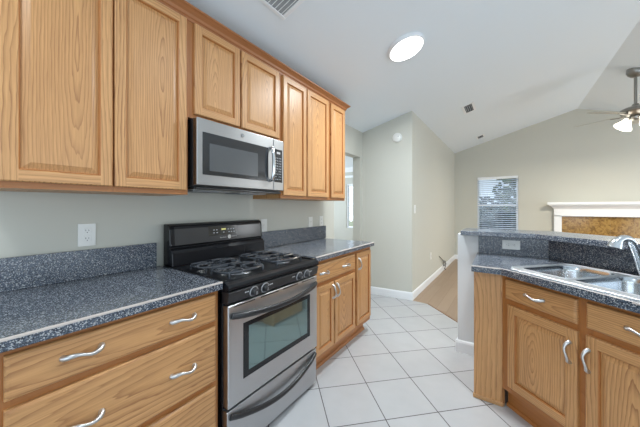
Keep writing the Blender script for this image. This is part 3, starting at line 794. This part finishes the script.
# ---- raised bar top
bf = (1.94, 1.69); QB = bf[0] * 0.669 + bf[1] * 0.743
BD = 0.36
bk = (nx(QB + BD, 1.69 + BD), 1.69 + BD)
bm = BM(); BL = 1.4
prism(bm, [(1.455, 1.69), bf, along(bf, BL), along(bk, BL), bk, (1.455, 1.69 + BD)], 1.0345, 1.072)
tag(obj('bar_top', bm, GRANITE, None, bevel=0.005, seg=3), 'raised dark speckled bar top on the white half wall', 'bar')

# ---- sink
SK = thing('kitchen_sink', 'stainless double bowl sink set in the peninsula', 'sink', (FO[0], FO[1], 0), (0, 0, ANG))
def Q(q): return q - QF
def rrect(x0, x1, y0, y1, rs, n=6):
    """rounded rectangle; rs radii at (x0y0, x1y0, x1y1, x0y1)"""
    out = []
    for (cx, cy, r, a0) in ((x0 + rs[0], y0 + rs[0], rs[0], PI), (x1 - rs[1], y0 + rs[1], rs[1], 1.5 * PI), (x1 - rs[2], y1 - rs[2], rs[2], 0), (x0 + rs[3], y1 - rs[3], rs[3], 0.5 * PI)):
        for k in range(n + 1): a = a0 + 0.5 * PI * k / n; out.append((cx + r * math.cos(a), cy + r * math.sin(a)))
    return out
ZR = PTOP + 0.006
bowls = [(0.062, 0.326, Q(2.168), Q(2.568), (0.05, 0.03, 0.06, 0.10)), (0.350, 0.765, Q(2.168), Q(2.552), (0.03, 0.05, 0.10, 0.06))]
# rim plate: outer outline with two bowl openings, bridged by triangle fill
bm = BM()
outer = rrect(0.03, 0.815, Q(2.125), Q(2.605), (0.04, 0.04, 0.07, 0.07))
loops = [outer] + [rrect(*b) for b in bowls]
edges = []
for L_ in loops:
    vs = [bm.verts.new((x, y, ZR)) for x, y in L_]
    edges += [bm.edges.new((vs[i], vs[(i + 1) % len(vs)])) for i in range(len(vs))]
bmesh.ops.triangle_fill(bm, edges=edges, use_beauty=True)
vo = [bm.verts.new((x, y, ZR)) for x, y in outer]; vi = [bm.verts.new((x, y, PTOP + 0.0008)) for x, y in rrect(0.024, 0.821, Q(2.119), Q(2.611), (0.045, 0.045, 0.075, 0.075))]
for i in range(len(vo)): bm.faces.new((vo[i], vo[(i + 1) % len(vo)], vi[(i + 1) % len(vo)], vi[i]))
for L_, r_ in ((rrect(0.03, 0.815, Q(2.125), Q(2.605), (0.04, 0.04, 0.07, 0.07)), 0.0035),) + tuple((rrect(*b), 0.003) for b in bowls):
    tube(bm, [(x, y, ZR) for i_, (x, y) in enumerate(L_) if i_ == 0 or (x, y) != L_[i_ - 1]], r_, 8, closed=True)
obj('rim', bm, RIM_STEEL, SK, smooth=True)
for x0, x1, y0, y1, rs in bowls:
    bm = BM(); prev = None
    for (ins, z) in ((0, ZR), (0.004, ZR - 0.006), (0.008, ZR - 0.03), (0.014, ZR - 0.15), (0.030, ZR - 0.172), (0.06, ZR - 0.178)):
        L_ = rrect(x0 + ins, x1 - ins, y0 + ins, y1 - ins, tuple(max(0.012, r - ins * 0.5) for r in rs))
        vs = [bm.verts.new((x, y, z)) for x, y in L_]
        if prev:
            for i in range(len(vs)): bm.faces.new((prev[i], prev[(i + 1) % len(vs)], vs[(i + 1) % len(vs)], vs[i]))
        prev = vs
    bm.faces.new(prev)
    bw = obj('bowl', bm, SINK_STEEL, SK, smooth=True)
    cx, cy = (x0 + x1) / 2, (y0 + y1) / 2
    bm = BM(); lathe(bm, [(0.042, ZR - 0.1775), (0.040, ZR - 0.174), (0.028, ZR - 0.176), (0.0, ZR - 0.176)], (cx, cy, 0), 24); obj('drain', bm, CHROME, bw, smooth=True)
# ---- faucet
FB = (0.414, Q(2.582))
F = thing('faucet', 'curved chrome faucet arching over the double bowl sink', 'faucet', (FO[0], FO[1], 0), (0, 0, ANG))
bm = BM(); lathe(bm, [(0.019, PTOP + 0.0100), (0.019, PTOP + 0.013), (0.018, PTOP + 0.02), (0.0175, PTOP + 0.05), (0.0, PTOP + 0.052)], (FB[0], FB[1], 0), 24); obj('base', bm, CHROME, F, smooth=True)
pts = spline([(0.414, Q(2.578), 0.90), (0.410, Q(2.550), 0.968), (0.410, Q(2.505), 1.058), (0.408, Q(2.475), 1.096), (0.399, Q(2.450), 1.103), (0.389, Q(2.425), 1.085), (0.384, Q(2.415), 1.055)], 6)
bm = BM(); n_ = len(pts); tube(bm, pts, [0.0165 + 0.004 * i / n_ + (0.011 * max(0, (i - n_ + 9) / 8)) for i in range(n_)], 16); obj('spout', bm, CHROME, F, smooth=True)
bm = BM(); tube(bm, [(FB[0] + 0.012, FB[1], PTOP + 0.04), (FB[0] + 0.05, FB[1], PTOP + 0.06), (FB[0] + 0.095, FB[1], PTOP + 0.07)], [0.011, 0.009, 0.007], 12); obj('lever', bm, CHROME, F, smooth=True)

# ------------------------------------------------------------------ wall plates
def plate(name, label, cat, locn, rot, kind, group=None, w=0.072, h=0.116, horiz=False):
    """local x across, local -y out of the wall"""
    t = thing(name, label, cat, locn, rot, group)
    if horiz: w, h = h, w
    bm = BM(); box(bm, -w / 2, w / 2, -0.006, -0.0005, -h / 2, h / 2); obj('cover_plate', bm, WHITE_PL, t, bevel=0.002)
    if kind == 'outlet':
        for s in (-1, 1):
            cx, cz = (s * 0.02, 0) if horiz else (0, s * 0.02)
            bm = BM(); box(bm, cx - 0.0165, cx + 0.0165, -0.008, -0.0055, cz - 0.0145, cz + 0.0145); r = obj('receptacle', bm, WHITE_PL, t, bevel=0.003)
            bm = BM()
            sl = [(-0.006, 0.003, 0.0022, 0.008), (0.006, 0.003, 0.0022, 0.0065), (0, -0.0075, 0.004, 0.004)]
            for ax, az, sw, sh in sl:
                if horiz: ax, az, sw, sh = az, ax, sh, sw
                box(bm, cx + ax - sw / 2, cx + ax + sw / 2, -0.0085, -0.0075, cz + az - sh / 2, cz + az + sh / 2)
            obj('slots', bm, SLOT, r)
    elif kind == 'switch':
        bm = BM(); box(bm, -0.006, 0.006, -0.0075, -0.0055, -0.012, 0.012); r = obj('toggle_slot', bm, WHITE_PL, t)
        bm = BM(); prism(bm, [(-0.004, -0.018), (0.004, -0.018), (0.004, -0.006), (-0.004, -0.006)], 0.002, 0.010); obj('toggle', bm, WHITE_PL, r)
    elif kind == 'jack':
        bm = BM(); lathe(bm, [(0.006, 0), (0.006, 0.008), (0.0, 0.008)], (0, -0.0055, 0), 12, axis=(0, -1, 0)); obj('jack', bm, NICKEL, t)
    return t
plate('wall_outlet', 'white duplex outlet above the counter left of the range', 'outlet', (0, -0.358, 1.125), ROTL, 'outlet', 'wall outlets')
plate('light_switch', 'white wall switch just right of the range backguard', 'switch', (0, 0.868, 1.104), ROTL, 'switch', 'wall switches')
plate('light_switch', 'white wall switch above the right counter, nearer the range', 'switch', (0, 1.556, 1.102), ROTL, 'switch', 'wall switches')
plate('wall_outlet', 'white outlet above the right counter beside the doorway', 'outlet', (0, 1.762, 1.106), ROTL, 'outlet', 'wall outlets')
plate('wall_outlet', 'white horizontal outlet on the peninsula backsplash', 'outlet', (1.799, SY, 0.968), (0, 0, 0), 'outlet', 'wall outlets', horiz=True)
plate('light_switch', 'white wall switch on the hall wall near its corner', 'switch', (0.705, 3.05, 1.238), ROTL, 'switch', 'wall switches')
plate('cable_plate', 'low white wall plate above the hall baseboard', 'wall plate', (0.705, 4.0, 0.44), ROTL, 'jack')
bm = BM()
pts = spline([(0.706, 4.68, 0.335), (0.725, 4.80, 0.27), (0.735, 4.98, 0.19), (0.74, 5.06, 0.13), (0.735, 4.98, 0.10), (0.738, 4.90, 0.16), (0.745, 5.00, 0.20), (0.75, 5.10, 0.14), (0.748, 5.06, 0.07), (0.745, 5.0, 0.05), (0.755, 5.06, 0.012)], 6)
tube(bm, pts, 0.007, 8)
tag(obj('cable', bm, BLACK_PL, None, smooth=True), 'looped black cable hanging from the hall wall by the baseboard', 'cable')

# smoke detector on the wall facing the kitchen
wd = Vector((0.705, 0.067, 0)).normalized(); ang = math.atan2(wd.y, wd.x)
SDt = thing('smoke_detector', 'round white smoke detector high on the closet wall', 'smoke detector', (0.508, 2.855 + 0.508 * 0.067 / 0.705, 2.235), (0, 0, ang))
bm = BM(); lathe(bm, [(0.066, 0.0005), (0.066, 0.012), (0.060, 0.018)], (0, 0, 0), 32, axis=(0, -1, 0)); obj('mounting_base', bm, WHITE_PL, SDt, smooth=True)
bm = BM(); lathe(bm, [(0.060, 0.018), (0.058, 0.030), (0.045, 0.038), (0, 0.040)], (0, 0, 0), 32, axis=(0, -1, 0))
obj('cover', bm, WHITE_PL, SDt, smooth=True)
bm = BM(); lathe(bm, [(0.008, 0.0395), (0.008, 0.042), (0, 0.042)], (0.022, 0, 0.01), 12, axis=(0, -1, 0)); obj('test_button', bm, KEY, SDt, smooth=True)

# ------------------------------------------------------------------ ceiling fittings
TILT = math.atan(SL)
RC = (0, -TILT, 0)
def disc_light(label, x, y, w_):
  CLt = thing('ceiling_light', label, 'ceiling light', (x, y, ceil(x)), RC)
  bm = BM(); lathe(bm, [(0.160, 0), (0.160, -0.012), (0.152, -0.026), (0.142, -0.028), (0.142, 0)], (0, 0, 0), 48); obj('trim_ring', bm, WHITE, CLt, smooth=True)
  bm = BM(); lathe(bm, [(0.1415, -0.004), (0.1415, -0.026), (0.10, -0.031), (0, -0.033)], (0, 0, 0), 48); obj('diffuser', bm, LAMP, CLt, smooth=True)
  pl = bpy.data.lights.new('disc_light', 'AREA'); pl.shape = 'DISK'; pl.size = 0.27; pl.energy = w_; pl.color = (0.89, 0.96, 1.0)
  plo = bpy.data.objects.new('disc_light', pl); C.objects.link(plo); plo.location = (x + 0.012, y, ceil(x) - 0.045); plo.rotation_euler = RC
disc_light('lit round white disc light on the sloped kitchen ceiling', 1.04, 1.565, DISC_W)
disc_light('assumed round white disc light, out of view, above the wide oak drawers', 0.95, -1.2, DISC_W * 0.3)  # assumed lamp out of view, added to light the left cabinets
disc_light('added round white disc light, out of view, over the sink', 2.05, 0.75, DISC_W * 0.5)  # unseen lamp added to brighten the splash behind the sink

def vent(label, cx, cy, wx, wy, ends, slats, back=(92, 95, 100), side=0.022):
    t = thing('ceiling_vent', label, 'vent', (cx, cy, ceil(cx)), RC, 'white ceiling vents')
    a, b = wx / 2, wy / 2
    bm = BM(); f = side; g = ends
    box(bm, -a, -a + f, -b, b, -0.008, 0); box(bm, a - f, a, -b, b, -0.008, 0)
    box(bm, -a + f, a - f, -b, -b + g, -0.008, 0); box(bm, -a + f, a - f, b - g, b, -0.008, 0)
    obj('frame', bm, WHITE, t, bevel=0.003)
    bm = BM(); box(bm, -a + f, a - f, -b + g, b - g, -0.002, -0.0005); obj('backing', bm, mat('duct_grey', lin(*back), 0.8), t)
    bm = BM()
    if slats == 'x':
        n = max(3, int((wy - 2 * g) / 0.030))
        for i in range(n):
            y = -b + g + (i + 0.5) * (wy - 2 * g) / n
            extrude_profile(bm, [(-0.001, -0.0015), (0.0015, -0.0015), (0.0015, -0.0062), (-0.001, -0.0062)], (-a + f, y, 0), (a - f, y, 0), out=(0, 1, 0))
    else:
        n = max(3, int((wx - 2 * f) / 0.021))
        for i in range(n):
            x = -a + f + (i + 0.5) * (wx - 2 * f) / n
            extrude_profile(bm, [(-0.001, -0.0015), (0.0015, -0.0015), (0.0015, -0.0062), (-0.001, -0.0062)], (x, -b + g, 0), (x, b - g, 0), out=(1, 0, 0))
    obj('louvers', bm, WHITE, t)
    return t
vent('large white ceiling vent above the wall cabinets', 0.695, 0.375, 0.33, 0.33, 0.03, 'x', (150, 154, 156))
vent('white ceiling vent between disc light and far wall', 1.295, 3.79, 0.170, 0.37, 0.02, 'y', (84, 88, 94), 0.034)
vent('small white ceiling vent close to the far gable wall', 1.30, 5.80, 0.15, 0.25, 0.02, 'y', (84, 88, 94), 0.026)

# ------------------------------------------------------------------ ceiling fan
FC = (3.20, 4.65)
FZ = ceil(FC[0])
fan = thing('ceiling_fan', 'ceiling fan with lit glass shades over the living room', 'ceiling fan', (FC[0], FC[1], FZ))
bm = BM(); lathe(bm, [(0.085, 0.026), (0.088, -0.03), (0.075, -0.06), (0.045, -0.09), (0.018, -0.098), (0, -0.098)], (0, 0, 0), 32); obj('canopy', bm, FANMETAL, fan, smooth=True)
bm = BM(); tube(bm, [(0, 0, -0.09), (0, 0, -0.49)], 0.016, 14); obj('downrod', bm, FANMETAL, fan, smooth=True)
bm = BM(); lathe(bm, [(0, -0.455), (0.03, -0.46), (0.04, -0.485), (0.10, -0.505), (0.148, -0.53), (0.155, -0.56), (0.13, -0.60), (0.075, -0.622), (0.0, -0.625)], (0, 0, 0), 36); obj('motor_housing', bm, FANMETAL, fan, smooth=True)
for k in range(5):
    a = math.radians(146 + 72 * k); ca_, sa_ = math.cos(a), math.sin(a)
    bm = BM(); n = 12; T = 0.006; up = []; dn = []
    out = [(0.19, -0.045), (0.30, -0.060), (0.50, -0.066), (0.62, -0.062), (0.655, -0.045), (0.665, 0.0), (0.655, 0.045), (0.62, 0.062), (0.50, 0.066), (0.30, 0.060), (0.19, 0.045)]
    for r_, s_ in out:
        z = -0.592 - s_ * 0.2
        p = (r_ * ca_ - s_ * sa_, r_ * sa_ + s_ * ca_)
        up.append(bm.verts.new((p[0], p[1], z + T))); dn.append(bm.verts.new((p[0], p[1], z)))
    bm.faces.new(up); bm.faces.new(list(reversed(dn)))
    for i in range(len(out)): j = (i + 1) % len(out); bm.faces.new((dn[i], dn[j], up[j], up[i]))
    b = obj('blade', bm, BLADE, fan)
    bm = BM(); tube(bm, [(0.12 * ca_, 0.12 * sa_, -0.604), (0.17 * ca_, 0.17 * sa_, -0.606), (0.25 * ca_, 0.25 * sa_, -0.600)], [0.016, 0.014, 0.012], 8, flat=0.5); obj('blade_iron', bm, FANMETAL, b, smooth=True)
bm = BM(); lathe(bm, [(0.05, -0.62), (0.062, -0.635), (0.055, -0.665), (0.02, -0.68), (0, -0.682)], (0, 0, 0), 28); lk = obj('light_kit', bm, FANMETAL, fan, smooth=True)
for k in range(4):
    a = math.radians(200 + 90 * k); ca_, sa_ = math.cos(a), math.sin(a); ax = Vector((ca_ * 0.75, sa_ * 0.75, -1)).normalized()
    s0 = Vector((0.055 * ca_, 0.055 * sa_, -0.652)); s1 = Vector((0.10 * ca_, 0.10 * sa_, -0.668))
    bm = BM(); tube(bm, [s0, (s0 + s1) / 2 + Vector((0, 0, 0.006)), s1], 0.011, 10); am = obj('lamp_arm', bm, FANMETAL, fan, smooth=True)
    bm = BM(); lathe(bm, [(0.020, -0.01), (0.026, 0.012), (0.034, 0.04), (0.050, 0.075), (0.064, 0.105), (0.068, 0.118), (0.060, 0.112), (0.0, 0.085)], s1, 24, axis=ax); obj('glass_shade', bm, SHADE, am, smooth=True)
fl = bpy.data.lights.new('fan_bulbs', 'AREA'); fl.shape = 'DISK'; fl.size = 0.3; fl.energy = 44; fl.color = (1.0, 0.92, 0.76)
flo = bpy.data.objects.new('fan_bulbs', fl); C.objects.link(flo); flo.location = (FC[0], FC[1], FZ - 0.85)

# ------------------------------------------------------------------ fireplace
FP = thing('fireplace_mantel', 'white fireplace mantel with golden marble surround on the far wall', 'fireplace', (0, YF, 0))
X0, X1 = 2.545, 4.35
bm = BM(); box(bm, X0, X0 + 0.118, -0.09, -0.001, 0, 1.10); obj('leg', bm, WHITE, FP, bevel=0.004)
bm = BM(); box(bm, X1 - 0.118, X1, -0.09, -0.001, 0, 1.10); obj('leg', bm, WHITE, FP, bevel=0.004)
bm = BM(); box(bm, X0, X1, -0.09, -0.001, 1.082, 1.235)
extrude_profile(bm, [(0.09, 1.082), (0.102, 1.086), (0.102, 1.10), (0.09, 1.106)], (X0 + 0.10, 0, 0), (X1 - 0.10, 0, 0), out=(0, -1, 0))
obj('frieze', bm, WHITE, FP, bevel=0.002)
MP = [(0.0, 1.225), (0.092, 1.225), (0.100, 1.24), (0.115, 1.25), (0.150, 1.285), (0.175, 1.295), (0.175, 1.310), (0.205, 1.315), (0.205, 1.365), (0.0, 1.365)]
bm = BM(); rows = []
for (bx_, sgn) in ((X0, -1), (X1, 1)):
    rows.append([bm.verts.new((bx_ + sgn * max(0, u - 0.09), -u if u > 0 else -0.001, v)) for u, v in MP])
for i in range(len(MP)):
    j = (i + 1) % len(MP); bm.faces.new((rows[0][i], rows[0][j], rows[1][j], rows[1][i]))
bm.faces.new(rows[0]); bm.faces.new(list(reversed(rows[1])))
obj('mantel_shelf', bm, WHITE, FP)
bm = BM(); box(bm, X0 + 0.118, X1 - 0.118, -0.03, -0.001, 0.70, 1.085); box(bm, X0 + 0.118, X0 + 0.40, -0.03, -0.001, 0.0, 0.70); box(bm, X1 - 0.40, X1 - 0.118, -0.03, -0.001, 0.0, 0.70)
obj('marble_surround', bm, MARBLE, FP, label='golden brown marble slab')
bm = BM(); box(bm, X0 + 0.40, X1 - 0.40, -0.025, -0.001, 0.0, 0.70); fb = obj('firebox', bm, BLACK_PL, FP)

# ------------------------------------------------------------------ blinds
def blind(label, x0, x1, z0, z1, y, depth=0.04):
    t = thing('window_blind', label, 'blind', ((x0 + x1) / 2, y, z1)); w = (x1 - x0) / 2
    bm = BM(); box(bm, -w, w, -0.028, 0.026, -0.055, 0); obj('head_rail', bm, WHITE, t, bevel=0.003)
    n = int((z1 - z0 - 0.08) / 0.045); bm = BM()
    for i in range(n):
        z = -0.085 - i * 0.045
        extrude_profile(bm, [(-depth / 2, -0.008), (-depth / 2, -0.0055), (depth / 2, 0.0105), (depth / 2, 0.008)], (-w + 0.004, 0, z), (w - 0.004, 0, z), out=(0, -1, 0))
    obj('slats', bm, BLIND, t)
    bm = BM()
    for x in (-w * 0.72, 0, w * 0.25, w * 0.72): tube(bm, [(x, -0.021, -0.05), (x, -0.021, -(z1 - z0) + 0.02)], 0.0022, 6)
    obj('ladder_cords', bm, BLIND, t)
    bm = BM(); box(bm, -w, w, -0.024, 0.024, -(z1 - z0) + 0.005, -(z1 - z0) + 0.022); obj('bottom_rail', bm, WHITE, t, bevel=0.003)
    return t
blind('open white slatted blind in the living room window', WX0 + 0.006, WX1 - 0.006, WZ0 + 0.014, WZ1 - 0.002, YF - 0.012)

# ------------------------------------------------------------------ outside
bm = BM(); box(bm, -14, 16, YF + 0.3, 26, -0.3, -0.2); struct('ground_outside', bm, GRASS)
hg = BM()
for k in range(1500):
    c_ = Vector((random.uniform(-4.5, 5.5), random.uniform(14.6, 15.4), random.uniform(-0.2, 1.3) + random.uniform(0, 0.5)))
    s_ = random.uniform(0.12, 0.26); R_ = Matrix.Rotation(random.uniform(0, PI), 3, 'X') @ Matrix.Rotation(random.uniform(0, PI), 3, 'Z')
    hg.faces.new([hg.verts.new(c_ + R_ @ Vector(p) * s_) for p in ((-1, 0, 0), (-0.3, -0.5, 0.1), (0.8, -0.2, 0), (1, 0.3, -0.1), (0, 0.6, 0.1))])
box(hg, -4.5, 5.5, 14.8, 15.2, -0.25, 1.3)
tag(obj('hedge', hg, leafy('blue_green_hedge_leaves', (44, 62, 70), (92, 116, 122))), 'tall blue green hedge seen through the lower half of the blind', 'hedge', kind='stuff')
def tree(name, label, x, y, h, r):
    t = thing(name, label, 'tree', (x, y, -0.2), (0, 0, 0), 'trees outside the living room window')
    bm = BM(); tube(bm, [(0, 0, 0), (0.05, 0.02, h * 0.35), (0, 0, h * 0.65)], [0.14, 0.10, 0.05], 10); obj('trunk', bm, BARK, t, smooth=True)
    bm = BM()
    for k in range(420):
        a = random.uniform(0, 2 * PI); e = math.acos(random.uniform(-1, 1)); q = r * random.uniform(0.45, 1.0)
        c_ = Vector((q * math.sin(e) * math.cos(a), q * math.sin(e) * math.sin(a), h * 0.62 + q * math.cos(e) * 1.1))
        s_ = random.uniform(0.10, 0.24); R_ = Matrix.Rotation(random.uniform(0, PI), 3, 'X') @ Matrix.Rotation(random.uniform(0, PI), 3, 'Z')
        vs = [bm.verts.new(c_ + R_ @ Vector(p) * s_) for p in ((-1, 0, 0), (-0.3, -0.5, 0.1), (0.8, -0.2, 0), (1, 0.3, -0.1), (0, 0.6, 0.1))]
        bm.faces.new(vs)
    obj('foliage', bm, LEAF, t)
    return t
tree('tree', 'leafy green tree behind the blind, left in the window', -0.9, 11.0, 3.4, 1.2)
tree('tree', 'leafy green tree behind the blind, right in the window', 2.6, 12.0, 3.8, 1.3)
